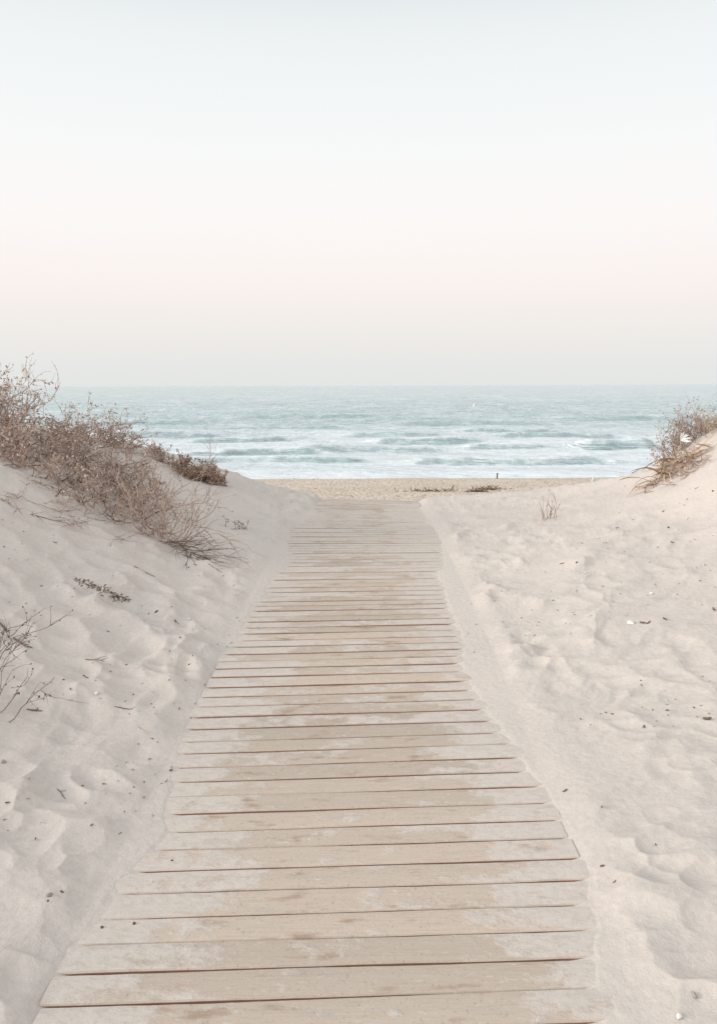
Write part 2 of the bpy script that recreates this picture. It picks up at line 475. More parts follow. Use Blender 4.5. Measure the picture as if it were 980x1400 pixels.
# ------------------------------------------------------------------ sea
inv = np.linspace(1 / 26.0, 1 / 170.0, 760)
rows = np.concatenate([1 / inv, np.geomspace(172, 40000, 140)])
nc = 620
tx = np.linspace(-1, 1, nc)
SX = tx[None, :] * (14 + .72 * rows[:, None])
SD = np.repeat(rows[:, None], nc, 1)
SZ = np.zeros_like(SX)
FOAM_SHEEN = np.zeros_like(SX)
FACE = np.zeros_like(SX)
wob = .9 * fbm(SX * .10, SD * .02, 3, 201) + .25 * fbm(SX * .5, SD * .05, 2, 203)
def breaker(y_px, x0, x1, height, wid, seed, foam_sheen=.6, skew=0.0):
    """a wave whose foot shows at row y_px of the photo between columns x0 and x1"""
    global SZ, FOAM_SHEEN, FACE
    d0 = F * (H - SEA) / math.cos(PITCH) / (y_px - 527)
    xa, xb = (x0 - 510) / F * d0, (x1 - 510) / F * d0
    soft = .22 * (xb - xa)
    env = sstep(xa - soft * .4, xa + soft, SX) * (1 - sstep(xb - soft, xb + soft * .4, SX))
    env = env * (.75 + .35 * vnoise(SX * .25, SX * 0 + seed, seed))
    dcur = d0 + wid * .6 + 2.0 * wob + skew * (SX - .5 * (xa + xb)) + .5 * fbm(SX * .45, SX * 0 + seed * 3.1, 3, seed + 7)
    t = (SD - dcur) / wid
    prof = np.where(t < 0, np.exp(-(t / .34) ** 2), np.exp(-(t / 1.25) ** 2))
    SZ = SZ + height * 1.2 * env * prof
    crest = np.exp(-((t - .10) / .16) ** 2) * sstep(.0, .5, vnoise(SX * .33 + 5, SX * 0 + seed, seed + 3) + .2)
    back = np.exp(-((t - .9) / .8) ** 2) * .5
    FOAM_SHEEN = np.maximum(FOAM_SHEEN, env * foam_sheen * np.maximum(crest * 1.1, back * .9))
    jag = .30 * fbm(SX * .8, SD * .6, 3, seed + 11) + .12 * fbm(SX * 3.1, SD * 1.5, 2, seed + 12)
    fm = np.exp(-((t + .40 + jag) / .26) ** 2) * sstep(.15, .8, env + .5 * fbm(SX * .5, SD * .3, 3, seed + 13))
    fm = fm * (1 - .55 * sstep(.15, .5, fbm(SX * 2.2, SD * 3.0, 3, seed + 14)))
    FACE = np.maximum(FACE, fm)
breaker(637, 555, 900, .34, 1.3, 301, .75, .02)
breaker(634, 130, 560, .20, 1.4, 303, .7, -.02)
breaker(622, 250, 480, .36, 1.7, 307, .8)
breaker(619, 440, 640, .28, 1.7, 309, .95, .02)
breaker(616, 650, 800, .30, 1.7, 311, .8)
breaker(617, 808, 930, .66, 1.9, 313, .8)
breaker(612, 930, 1300, .40, 1.9, 314, .8)
breaker(622, -250, 200, .36, 1.8, 315, .9)
breaker(604, 270, 440, .30, 1.8, 317, .7)
breaker(606, 520, 690, .34, 1.8, 319, .8)
breaker(602, 690, 900, .28, 1.9, 321, .6)
breaker(597, 480, 640, .28, 2.0, 323, .5)
breaker(596, 150, 330, .30, 2.0, 325, .5)
breaker(592, 640, 800, .28, 2.2, 327, .4)
breaker(588, 300, 520, .28, 2.6, 329, .35)
breaker(583, 560, 800, .30, 3.0, 331, .3)
breaker(579, 60, 300, .30, 3.4, 333, .3)
breaker(575, 760, 1000, .30, 4, 335, .25)
breaker(571, 330, 560, .30, 4.4, 337, .2)
chop = .20 * fbm(SX * .35, SD * .7, 4, 211) + .09 * fbm(SX * 1.3, SD * 2.0, 3, 213)
swell = .40 * fbm(SX * .05, SD * .16, 3, 215)
nearf = sstep(30, 46, SD)
SZ = SZ + (chop * (.18 + .82 * sstep(38, 90, SD)) + swell * nearf) * (1 - sstep(4000, 12000, SD))
mid = .36 * (1 - sstep(46, 80, SD)) + .32 * (1 - sstep(110, 420, SD))  # whitish sky reflection of the flats, painted in with the foam
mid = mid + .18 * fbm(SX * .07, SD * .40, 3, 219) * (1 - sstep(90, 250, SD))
FOAM_SHEEN = np.maximum(FOAM_SHEEN, mid)
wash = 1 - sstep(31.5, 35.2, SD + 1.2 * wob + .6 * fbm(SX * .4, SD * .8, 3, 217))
FOAM_SHEEN = np.maximum(FOAM_SHEEN, wash * .82) - .62 * FACE
SZ = SZ + SEA - .10 * (1 - sstep(26, 30, SD))
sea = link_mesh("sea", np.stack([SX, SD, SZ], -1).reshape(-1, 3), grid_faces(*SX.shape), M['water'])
at = sea.data.attributes.new('foam_sheen', 'FLOAT', 'POINT')
at.data.foreach_set('value', np.clip(FOAM_SHEEN, 0, 1).ravel().astype(np.float32))  # crest and wash foam, and painted sky sheen between the waves
tag(sea, "pale teal sea with small breaking waves running up to the beach", "sea", kind='structure')

# ------------------------------------------------------------------ boardwalk : an Empty with every plank a part
rnd = random.Random(11)
gap_px = [820.7, 826.6, 833, 840.8, 847.4, 855.3, 863.1, 872.2, 880.7, 890.5, 899.8, 909.9, 921.2, 934.6, 947.1, 960.3, 974.5, 990.2,
          1006.9, 1023, 1042, 1061.5, 1081.5, 1105, 1129, 1154, 1182, 1211.5, 1245, 1280, 1319, 1361.5]
def deck_hit(y):
    d = 3.0
    for _ in range(40):
        hh = H - deck_z(d)
        dep = F * hh / math.cos(PITCH) / (y - 527)
        d = (dep - hh * math.sin(PITCH)) / math.cos(PITCH)
    return float(d)
gaps = sorted(deck_hit(y) for y in gap_px)
while gaps[0] > 1.0:
    gaps.insert(0, gaps[0] - rnd.uniform(.105, .113))
while gaps[-1] < DECK_END - .05:
    gaps.append(gaps[-1] + rnd.uniform(.104, .124))
board = empty("boardwalk", (0, gaps[0], 0))
tag(board, "weathered wooden boardwalk half covered with sand leading down to the sea", "boardwalk")
GAP_W = {}
def plank(k, d0, d1):
    dm = .5 * (d0 + d1)
    L, R_ = float(edge_l(dm)), float(edge_r(dm))
    L += rnd.uniform(-.012, .012); R_ += rnd.uniform(-.012, .012)
    if rnd.random() < .15:
        R_ += rnd.uniform(.01, .03)
    yaw = np.interp(dm, [1.2, 2.0, 3.3, 4.6, 6.5, 10], [.030, .032, .05, .036, .004, -.01]) + rnd.uniform(-.002, .002)
    n = 46
    xs = np.linspace(L, R_, n)
    ga = rnd.uniform(.0020, .0036) ; gb = rnd.uniform(.0020, .0036)
    wide = float(np.interp(dm, [2, 3.5, 5.5, 7, 8, 10], [0, .0012, .0030, .0065, .0095, .0125]))
    ga += wide; gb += wide
    ya = d0 + ga + .0022 * vnoise(xs * 3.2, xs * 0 + k * 1.7, 400) + .0012 * vnoise(xs * 14, xs * 0 + k * 3.7, 401)
    yb = d1 - gb + .0022 * vnoise(xs * 3.2, xs * 0 + k * 2.3 + 50, 402) + .0012 * vnoise(xs * 14, xs * 0 + k * 1.3, 403)
    if d1 > DECK_END - .1:
        ga += .010
    cup = rnd.uniform(-.0015, .0025); dz = rnd.uniform(-.0013, .0013); tilt = rnd.uniform(-.006, .006)
    sag = .003 * vnoise(xs * 1.1, xs * 0 + k, 404)
    th = .024
    V = []
    prof = [(0, -th), (0, -.005), (.035, -.0012), (.10, 0), (.3, 1), (.5, 1), (.7, 1), (.90, 0), (.965, -.0012), (1, -.005), (1, -th)]
    for i in range(n):
        for s, zz in prof:
            y = ya[i] + (yb[i] - ya[i]) * s
            z = (cup if zz == 1 else zz) + dz + tilt * (y - dm) + sag[i]
            yy = y + yaw * (xs[i])
            V.append((xs[i], yy, z + float(deck_z(dm)) + float(deck_roll(dm)) * xs[i]))
    m = len(prof)
    faces = []
    for i in range(n - 1):
        for j in range(m):
            a, b = i * m + j, i * m + (j + 1) % m
            faces.append((a, b, b + m, a + m))
    faces.append(tuple(range(m - 1, -1, -1)))
    faces.append(tuple((n - 1) * m + j for j in range(m)))
    V = np.array(V) - np.array(board.location)
    o = link_mesh("plank", V, faces, M['wood'], board)
    import bmesh as _b
    bm = _b.new(); bm.from_mesh(o.data); _b.ops.recalc_face_normals(bm, faces=bm.faces)
    for e in bm.edges:
        if len(e.link_faces) == 2 and e.calc_face_angle(0) > .6:
            e.smooth = False
    bm.to_mesh(o.data); bm.free()
    return o
planks = [plank(k, a, b) for k, (a, b) in enumerate(zip(gaps[:-1], gaps[1:]))]
def screw(px, py):
    """a rusty screw head let into the plank seen at that pixel"""
    d = deck_hit(py)
    k = int(np.clip(np.searchsorted(gaps, d) - 1, 0, len(planks) - 1))
    hh = H - float(deck_z(d))
    x = (px - CX) / F * (d * math.cos(PITCH) + hh * math.sin(PITCH))
    V, faces = [], []
    for r, z in ((.0045, -.004), (.0045, .0012), (.0036, .0022), (.0012, .0016)):
        for a in range(10):
            V.append((r * math.cos(a * math.pi / 5), r * math.sin(a * math.pi / 5), z))
    for q in range(3):
        for a in range(10):
            b = (a + 1) % 10
            faces.append((q * 10 + a, q * 10 + b, q * 10 + 10 + b, q * 10 + 10 + a))
    faces.append(tuple(range(30, 40)))
    V = np.array(V) + np.array([x, d, float(deck_z(d)) + float(deck_roll(d)) * x + .001]) - np.array(board.location)
    link_mesh("screw", V, faces, M['iron'], planks[k])
for p in ((138, 1265), (182, 1260), (234, 1175)):
    screw(*p)

# ------------------------------------------------------------------ plants : twigs as tapering tubes, leaves and seed heads as small bent blades
class Tubes:
    def __init__(self):
        self.v, self.f, self.n = [], [], 0
    def add(self, pts, r0, r1, sides=4):
        pts = np.asarray(pts, float)
        n = len(pts)
        tan = np.gradient(pts, axis=0)
        tan /= np.linalg.norm(tan, axis=1)[:, None] + 1e-9
        ref = np.array([.3, .2, 1.0]) if abs(tan[0, 2]) < .9 else np.array([1.0, .1, .2])
        a = np.cross(tan, ref); a /= np.linalg.norm(a, axis=1)[:, None] + 1e-9
        b = np.cross(tan, a)
        r = np.linspace(r0, r1, n)[:, None]
        ang = np.arange(sides) * 2 * np.pi / sides
        ring = pts[:, None, :] + r[:, None, :] * (np.cos(ang)[None, :, None] * a[:, None, :] + np.sin(ang)[None, :, None] * b[:, None, :])
        i = np.arange(n * sides).reshape(n, sides) + self.n
        q = np.stack([i[:-1], np.roll(i[:-1], -1, 1), np.roll(i[1:], -1, 1), i[1:]], -1).reshape(-1, 4)
        self.v.append(ring.reshape(-1, 3)); self.f.append(q); self.n += n * sides
    def build(self, name, material, parent, origin, clear=.002):
        if not self.v:
            return None
        V = np.concatenate(self.v)
        if clear is not None:
            g = land_z(V[:, 0], V[:, 1])
            V[:, 2] = np.maximum(V[:, 2], g + clear)
        return link_mesh(name, V - np.array(origin), np.concatenate(self.f), material, parent)
class Blades:
    def __init__(self):
        self.v, self.f, self.n = [], [], 0
    def add(self, p, d, w, length, side):
        """a small leaf: a bent lens of four quads"""
        d = d / (np.linalg.norm(d) + 1e-9)
        s = side - d * np.dot(side, d); s /= np.linalg.norm(s) + 1e-9
        nrm_ = np.cross(d, s)
        out = []
        for t, k, c in ((0, .15, 0), (.35, 1, .10), (.7, .8, .12), (1, .08, 0)):
            for sg in (-1, 0, 1):
                out.append(p + d * (t * length) + s * (sg * k * w) + nrm_ * (c * length + (abs(sg) * .25 * w)))
        i = np.arange(12).reshape(4, 3) + self.n
        q = np.stack([i[:-1, :-1], i[:-1, 1:], i[1:, 1:], i[1:, :-1]], -1).reshape(-1, 4)
        self.v.append(np.array(out)); self.f.append(q); self.n += 12
    def ribbon(self, pts, w0, side):
        """a long strap leaf along a curve"""
        pts = np.asarray(pts, float); n = len(pts)
        tan = np.gradient(pts, axis=0); tan /= np.linalg.norm(tan, axis=1)[:, None] + 1e-9
        s = side[None, :] - tan * (tan @ side)[:, None]; s /= np.linalg.norm(s, axis=1)[:, None] + 1e-9
        nn = np.cross(tan, s)
        t = np.linspace(0, 1, n)
        w = (w0 * np.minimum(1, .55 + 1.6 * t) * np.sqrt(np.clip(1 - t ** 2.2, 0, 1)) + .0006)[:, None]
        ring = np.stack([pts - s * w, pts - nn * w * .35, pts + s * w], 1)
        i = np.arange(n * 3).reshape(n, 3) + self.n
        q = np.stack([i[:-1, :-1], i[:-1, 1:], i[1:, 1:], i[1:, :-1]], -1).reshape(-1, 4)
        self.v.append(ring.reshape(-1, 3)); self.f.append(q); self.n += n * 3
    build = Tubes.build

def unit(v):
    return v / (np.linalg.norm(v) + 1e-9)
def walk(R, p, d, length, n, wig, lift):
    """a wandering twig : n points from p along d"""
    pts = [p]
    d = unit(d)
    for _ in range(n - 1):
        d = unit(d + R.normal(0, wig, 3) + np.array([0, 0, lift]))
        p = p + d * length / (n - 1)
        pts.append(p)
    return np.array(pts)
def grow(R, tubes, leaves, p, d, length, r, level, wig=.22, lift=.03, kids=(4, 5), spread=.8, leaf=0.0, leaf_size=.012, leaf_w=.4, ratio=.55):
    n = max(5, int(length / .035) + 3)
    pts = walk(R, p, d, length, n, wig, lift)
    tubes.add(pts, r, r * .45, 4 if level > 1 else 3)
    if level > 0:
        for _ in range(R.integers(kids[0], kids[1] + 1)):
            i = R.integers(max(1, n // 5), n)
            td = unit(pts[min(i, n - 1)] - pts[i - 1])
            cd = unit(td + R.normal(0, spread, 3))
            grow(R, tubes, leaves, pts[i], cd, length * ratio * R.uniform(.6, 1.15), r * .68, level - 1, wig, lift, kids, spread, leaf, leaf_size, leaf_w, ratio)
    if leaves is not None and leaf > 0:
        for i in range(1, n):
            if R.random() < leaf:
                td = unit(pts[i] - pts[i - 1])
                leaves.add(pts[i], unit(td * .6 + R.normal(0, .7, 3)), leaf_size * leaf_w * R.uniform(.6, 1.2), leaf_size * R.uniform(.6, 1.5), R.normal(0, 1, 3))
V3 = lambda v: np.array([v[0], v[1], v[2]], float)

G_L = 'dry shrubs on the left dune'
def shrub(name, label, cat, roots, seed, mats, dirf, length, r, level, n_each, group=None, leafpart='leaves', **kw):
    """roots : pixels of the photo where stems leave the sand"""
    R = np.random.default_rng(seed)
    pts = [V3(hit(*q)) if len(q) == 2 else V3(at_depth(*q)) for q in roots]
    base = pts[0]
    o = empty(name, base)
    tag(o, label, cat, group)
    T, B = Tubes(), (Blades() if kw.get('leaf', 0) else None)
    for p in pts:
        if group == G_L and leafpart == 'leaves' and length < .45:
            for _ in range(2):
                q = p + np.array([R.normal(0, .07), R.normal(0, .07), -.01])
                D_ = Tubes()
                grow(R, D_, None, q, dirf(R), length * .7, .0065, 1, .2, -.01, (2, 4), .7)
                D_.build('branch', M['dark_twig'], o, base)
        for _ in range(n_each):
            q = p + np.array([R.normal(0, .05), R.normal(0, .06), 0])
            q[2] = float(land_z(q[0], q[1])) - .01
            d = dirf(R)
            grow(R, T, B, q, d, length * R.uniform(.55, 1.2), r, level, **kw)
    T.build('twigs', M[mats[0]], o, base)
    if B:
        B.build(leafpart, M[mats[1]], o, base)  # on the saplings and the wiry right shrub this part is seed heads
    return o
G_L = "dry shrubs on the left dune"
# tall thicket at the left edge of the picture, its twigs against the sky
shrub('dry_shrub', "tall wiry dry shrub at the picture's left edge, twigs reaching above the horizon", 'shrub',
      [(-4, 606), (-30, 600), (6, 612), (-14, 596), (14, 606), (-2, 618), (-60, 590)], 1, ('twig', 'dead_leaf'),
      lambda R: np.array([R.normal(.05, .40), R.normal(-.05, .35), 1.0]), .62, .0052, 2, 7, G_L,
      wig=.24, lift=.03, kids=(3, 5), spread=.6, leaf=.26, leaf_size=.024)
# the mound along the crest
shrub('dry_shrub', "broad dense dry shrub mounded along the crest of the left dune", 'shrub',
      [(62, 606), (84, 602), (104, 600), (124, 602), (142, 606), (72, 616), (96, 614), (118, 616)], 2, ('twig', 'dead_leaf'),
      lambda R: np.array([R.normal(.12, .55), R.normal(-.1, .4), .8]), .38, .0048, 2, 6, G_L,
      wig=.24, lift=.0, kids=(3, 5), spread=.7, leaf=.26, leaf_size=.024)
shrub('dry_shrub', "low thin dry shrub with long twigs pointing right over the dune crest towards the sea", 'shrub',
      [(160, 611), (176, 616), (150, 606)], 3, ('twig', 'dead_leaf'),
      lambda R: np.array([R.normal(.55, .4), R.normal(0, .3), .55]), .34, .0046, 2, 7, G_L,
      wig=.18, lift=.0, kids=(3, 4), spread=.5, leaf=.30, leaf_size=.018)
# dark tangle on the near face
shrub('dry_shrub', "matted dark tangle of dry brushwood on the near face of the left dune", 'shrub',
      [(20, 622), (50, 630), (80, 636), (105, 640), (130, 650), (70, 622), (110, 626), (150, 660), (150, 640), (165, 680), (185, 690), (140, 676), (112, 660), (180, 655), (40, 610), (100, 676), (120, 690), (160, 700), (180, 712), (85, 655), (60, 645), (200, 700), (205, 680), (165, 640), (190, 670), (30, 636)], 4, ('twig', 'dead_leaf'),
      lambda R: np.array([R.normal(.15, .75), R.normal(-.25, .5), .5]), .36, .0044, 2, 5, G_L,
      wig=.24, lift=-.005, kids=(3, 5), spread=.8, leaf=.22, leaf_size=.024)
# leafless sprawling bush at the foot of the thicket
shrub('bare_shrub', "bare sprawling bush of forked leafless twigs at the thicket's lower right end", 'shrub',
      [(228, 738), (240, 744), (214, 728), (200, 716), (220, 700)], 5, ('twig', None),
      lambda R: np.array([R.normal(.10, .75), R.normal(-.05, .5), .75]), .50, .0050, 2, 6, G_L,
      wig=.15, lift=.02, kids=(3, 5), spread=.55, ratio=.6)
shrub('brush_heap', "flat heap of dead broken twigs lying at the foot of the bare bush", 'brushwood',
      [(250, 752), (262, 760), (240, 748), (225, 742)], 6, ('dark_twig', None),
      lambda R: np.array([R.normal(.9, .45), R.normal(-.35, .5), .12]), .34, .0036, 1, 6, None,
      wig=.10, lift=-.03, kids=(2, 4), spread=.35)
shrub('trailing_plant', "thin trailing runner creeping over the sand below the left thicket", 'plant',
      [(8, 676), (40, 690), (96, 700), (88, 712), (150, 732)], 7, ('twig', 'dead_leaf'),
      lambda R: np.array([R.normal(.8, .4), R.normal(-.3, .35), .10]), .34, .0032, 1, 4, None,
      wig=.20, lift=-.02, kids=(2, 4), spread=.5, leaf=.25, leaf_size=.014)
shrub('leafy_bush', "small rusty brown leafy bush on the dune crest, right end of the left dune", 'bush',
      [(268, 655), (280, 658), (258, 650), (288, 661)], 8, ('twig', 'rust_leaf'),
      lambda R: np.array([R.normal(.1, .55), R.normal(-.05, .4), .9]), .21, .0042, 2, 11, None,
      wig=.22, lift=.0, kids=(4, 5), spread=.7, leaf=.75, leaf_size=.022)
shrub('leafy_bush', "sparse low rusty bush on the crest between thicket and small leafy bush", 'bush',
      [(226, 634), (240, 640), (214, 630)], 9, ('twig', 'dead_leaf'),
      lambda R: np.array([R.normal(.1, .5), R.normal(0, .4), .75]), .17, .0034, 2, 6, None,
      wig=.22, lift=.0, kids=(3, 5), spread=.7, leaf=.6, leaf_size=.018)
shrub('sprig', "tiny brown sprig alone on the sand just left of the boardwalk", 'plant',
      [(332, 724)], 10, ('dark_twig', 'rust_leaf'),
      lambda R: np.array([R.normal(0, .35), R.normal(0, .3), 1]), .11, .0028, 1, 7, None,
      wig=.2, kids=(2, 3), spread=.6, leaf=.5, leaf_size=.018)
shrub('sprout', "small pale forked dry sprout alone on the right-hand slope", 'plant',
      [(750, 711)], 11, ('pale_twig', 'straw'),
      lambda R: np.array([R.normal(0, .32), R.normal(0, .25), 1]), .20, .0036, 1, 9, None,
      wig=.13, kids=(2, 3), spread=.4, leaf=.25, leaf_size=.02)
shrub('dry_sapling', "leggy dry plant with seeded tips leaning in from the left edge, foreground", 'plant',
      [(-8, 985), (-14, 960), (-4, 930), (2, 960)], 12, ('dark_twig', 'bark'),
      lambda R: np.array([R.normal(.42, .25), R.normal(.1, .3), .75]), .25, .0025, 2, 2, None,
      wig=.13, lift=.02, kids=(2, 3), spread=.5, leaf=.22, leaf_size=.011)  # its leaves part is the seed heads on the tips
shrub('dry_sapling', "curved reddish twig plant at the left edge above the leggy foreground plant", 'plant',
      [(-12, 890), (-10, 866)], 13, ('dark_twig', 'bark'),
      lambda R: np.array([R.normal(.75, .2), R.normal(.2, .3), .45]), .26, .0025, 1, 2, None,
      wig=.13, lift=-.01, kids=(2, 3), spread=.5, leaf=.25, leaf_size=.011)  # seed heads again, built as the leaves part

# right-hand clump : dead strap leaves round a white lily-like flower
def strap_clump():
    R = np.random.default_rng(21)
    roots = [V3(hit(*q)) for q in ((903, 655), (912, 648), (922, 640), (932, 634), (945, 630), (896, 660))]
    base = roots[0]
    o = empty('strap_leaf_plant', base)
    tag(o, "clump of curled dead strap leaves with a single white flower, right dune", 'plant')
    groups = (('strap', 62), ('straw', 22))
    for matname, n in groups:
        B = Blades()
        for _ in range(n):
            p = roots[R.integers(len(roots))] + np.array([R.normal(0, .06), R.normal(0, .05), 0])
            p[2] = float(land_z(p[0], p[1])) - .005
            d = np.array([R.normal(-.15, .75), R.normal(-.25, .5), R.uniform(.25, 1.1)])
            pts = walk(R, p, d, R.uniform(.16, .42), 12, .10, R.uniform(-.22, -.04))
            B.ribbon(pts, R.uniform(.005, .012), R.normal(0, 1, 3))
        B.build('dead_leaves' if matname == 'strap' else 'straw_leaves', M[matname], o, base)
    # flower on a stalk
    top = V3(at_depth(930, 602, roots[3][1] - .12))
    stalk = Tubes()
    p0 = roots[3].copy()
    mid = .5 * (p0 + top) + np.array([-.02, 0, .05])
    t = np.linspace(0, 1, 12)[:, None]
    stalk.add((1 - t) ** 2 * p0 + 2 * t * (1 - t) * mid + t * t * top, .006, .004, 6)
    stalk.build('stalk', M['straw'], o, base)
    B = Blades()
    for k in range(11):
        a = k * 2.4
        d = np.array([.55 * math.cos(a) + .35, -.45, .75 + .7 * math.sin(a)])
        pts = walk(R, top, d, R.uniform(.085, .125), 8, .05, -.05)
        B.ribbon(pts, .0085, np.cross(unit(d), np.array([0, -1.0, .2])))
    B.build('flower', M['petal'], o, base)
    return o
strap_clump()
shrub('dry_shrub', "fine wiry dry shrub with dotted seed heads behind the white flower, right dune", 'shrub',
      [(920, 620), (940, 604), (955, 598), (970, 596), (930, 618), (908, 640)], 22, ('twig', 'bark'),
      lambda R: np.array([R.normal(-.1, .5), R.normal(0, .35), .9]), .31, .0036, 2, 9, None,
      wig=.2, lift=.0, kids=(3, 5), spread=.65, leaf=.25, leaf_size=.014)  # the dotted seed heads are its leaves part
shrub('brush_heap', "line of dead twigs lying down the right dune's near face beneath the flower", 'brushwood',
      [(950, 640), (935, 648), (962, 632), (915, 660)], 23, ('twig', None),
      lambda R: np.array([R.normal(-.5, .6), R.normal(-.3, .4), .3]), .22, .0036, 1, 9, None,
      wig=.14, lift=-.03, kids=(2, 3), spread=.5)
def grass(name, label, cat, roots, seed, n, length, w, lean, matname, droop=(-.16, -.03)):
    R = np.random.default_rng(seed)
    pts = [V3(hit(*q)) for q in roots]
    o = empty(name, pts[0]); tag(o, label, cat)
    B = Blades()
    for _ in range(n):
        p = pts[R.integers(len(pts))] + np.array([R.normal(0, .03), R.normal(0, .03), 0])
        p[2] = float(land_z(p[0], p[1])) - .005
        B.ribbon(walk(R, p, np.array([R.normal(lean, .35), R.normal(-.05, .3), 1.0]), length * R.uniform(.5, 1.15), 12, .06, R.uniform(*droop)), w, R.normal(0, 1, 3))
    B.build('blades', M[matname], o, pts[0])
    return o
grass('grass_tuft', "straw yellow grass tuft on top of the right dune at the frame's edge", 'grass', [(972, 582), (984, 576), (962, 588)], 31, 110, .26, .0028, -.15, 'straw')
grass('arching_grass', "few long thin grass stems arching over the sea above the white flower", 'grass', [(930, 612), (944, 600)], 32, 6, .62, .0022, -.12, 'pale' if False else 'dead_leaf', (-.17, -.10))

# ------------------------------------------------------------------ small things lying on the sand
def lie(px, py):
    p = hit(px, py)
    e = .02
    zx = float(land_z(p.x + e, p.y, True)) - float(land_z(p.x - e, p.y, True))
    zy = float(land_z(p.x, p.y + e, True)) - float(land_z(p.x, p.y - e, True))
    return p, Vector((-zx / (2 * e), -zy / (2 * e), 1)).normalized()
def orient(o, p, nrm_, ang, sink=0.0):
    z = nrm_
    x = Vector((math.cos(ang), math.sin(ang), 0)); x = (x - z * x.dot(z)).normalized()
    y = z.cross(x)
    o.matrix_world = Matrix(((x.x, y.x, z.x, p.x), (x.y, y.y, z.y, p.y), (x.z, y.z, z.z, p.z - sink), (0, 0, 0, 1)))
def stick(px, py, length, ang, label, r=.0035, seed=0, forks=2, name='twig', m='dark_twig', cat='twig', group=None):
    R = np.random.default_rng(seed + 500)
    T = Tubes()
    pts = walk(R, np.array([-length / 2, 0, r]), np.array([1, 0, 0.]), length, 10, .09, 0)
    pts[:, 2] = r + np.abs(R.normal(0, .0015, 10))
    T.add(pts, r, r * .55, 5)
    for _ in range(forks):
        i = R.integers(2, 9)
        d = unit(np.array([1, R.choice([-1, 1]) * R.uniform(.5, 1.1), .15]))
        T.add(walk(R, pts[i], d, length * R.uniform(.15, .32), 6, .08, 0), r * .6, r * .3, 4)
    o = T.build(name, M[m], None, (0, 0, 0), None)
    p, n = lie(px, py)
    orient(o, p, n, ang, .001)
    return tag(o, label, cat, group)
def flake(px, py, length, w, ang, label, seed=0, name='dead_leaf', m='bark', cat='dead leaf', group=None, curl=.35):
    R = np.random.default_rng(seed + 900)
    nx, ny = 9, 5
    V = []
    for i in range(nx):
        t = i / (nx - 1)
        half_ = w * math.sin(math.pi * min(max(t, .04), .97)) ** .7 * R.uniform(.8, 1.1)
        for j in range(ny):
            s = j / (ny - 1) * 2 - 1
            V.append(((t - .5) * length, s * half_ + .1 * w * R.normal(), curl * w * s * s + curl * .8 * length * (t - .5) ** 2 + .002))
    V = np.array(V)
    n0 = len(V)
    V2 = V.copy(); V2[:, 2] -= .0014
    i = np.arange(n0).reshape(nx, ny)
    top = np.stack([i[:-1, :-1], i[1:, :-1], i[1:, 1:], i[:-1, 1:]], -1).reshape(-1, 4)
    bot = top[:, ::-1] + n0
    rim = list(i[:, 0]) + list(i[-1, 1:]) + list(i[::-1, -1][1:]) + list(i[0, ::-1][1:-1])
    rim = np.array(rim)
    side = np.stack([rim, rim + n0, np.roll(rim, -1) + n0, np.roll(rim, -1)], -1)
    o = link_mesh(name, np.concatenate([V, V2]), np.concatenate([top, bot, side]), M[m])
    p, n = lie(px, py)
    orient(o, p, n, ang)
    return tag(o, label, cat, group)
def shell(px, py, size, ang, label, seed=0, group=None):
    """a small ribbed bivalve shell lying hollow side down"""
    nr, na = 7, 17
    V, faces = [], []
    for i in range(nr):
        t = i / (nr - 1)
        for j in range(na):
            a = -1.15 + 2.3 * j / (na - 1)
            rr = t * size * (1 + .05 * (j % 2) * t) * (1 - .12 * abs(a))
            V.append((rr * math.cos(a) - size * .4, rr * math.sin(a), size * .38 * math.sin(math.pi * min(t, .98)) ** .8 * math.cos(a * .9) + .001))
    faces = grid_faces(nr, na)
    o = link_mesh('shell', V, faces, M['shell'])
    so = o.modifiers.new('thickness', 'SOLIDIFY'); so.thickness = .0012
    p, n = lie(px, py)
    orient(o, p, n, ang)
    return tag(o, label, 'shell', group)
def pebble(px, py, size, label, seed=0, m='stone', name='pebble', cat='pebble', group=None, flat=.6):
    R = np.random.default_rng(seed + 1300)
    nu, nv = 12, 8
    V = []
    ph = R.uniform(0, 6, 4)
    for i in range(nv + 1):
        th = math.pi * i / nv
        for j in range(nu):
            a = 2 * math.pi * j / nu
            r = size * (1 + .16 * math.sin(2 * a + ph[0]) + .10 * math.sin(3 * a + ph[1]) * math.sin(th) + .08 * math.cos(3 * th + ph[2]))
            V.append((r * math.sin(th) * math.cos(a), .75 * r * math.sin(th) * math.sin(a), flat * r * math.cos(th) + .3 * size))
    faces = []
    for i in range(nv):
        for j in range(nu):
            faces.append((i * nu + j, (i + 1) * nu + j, (i + 1) * nu + (j + 1) % nu, i * nu + (j + 1) % nu))
    o = link_mesh(name, V, faces, M[m])
    p, n = lie(px, py)
    orient(o, p, n, R.uniform(0, 3))
    return tag(o, label, cat, group)

stick(122, 904, .20, -.55, "forked dry twig lying on the left slope right of the leggy foreground plant", .0032, 1)
stick(170, 968, .09, .15, "short dry twig lying level on trodden sand left of the boardwalk's middle", .0030, 2, 1)
stick(196, 996, .15, -.75, "thin pale straw stalk pointing down towards the boardwalk's left edge", .0018, 3, 0, 'straw_stalk', 'straw', 'stalk')
stick(48, 972, .07, .1, "short dark broken stick with a fuzzy end beside the leggy foreground plant", .0045, 4, 3)
stick(88, 1084, .10, -.5, "thin twig sunk in the smooth sand at the lower left", .0025, 5, 1)
stick(118, 926, .05, -.6, "tiny twig lying in a shallow hollow above the short level twig", .0025, 6, 1)
stick(60, 710, .34, .15, "long thin branch lying on bare sand beneath the left thicket", .0036, 7, 4, 'branch', 'dark_twig', 'branch')
stick(205, 786, .26, -.05, "thin dead stick lying below the heap of broken twigs", .003, 8, 2)
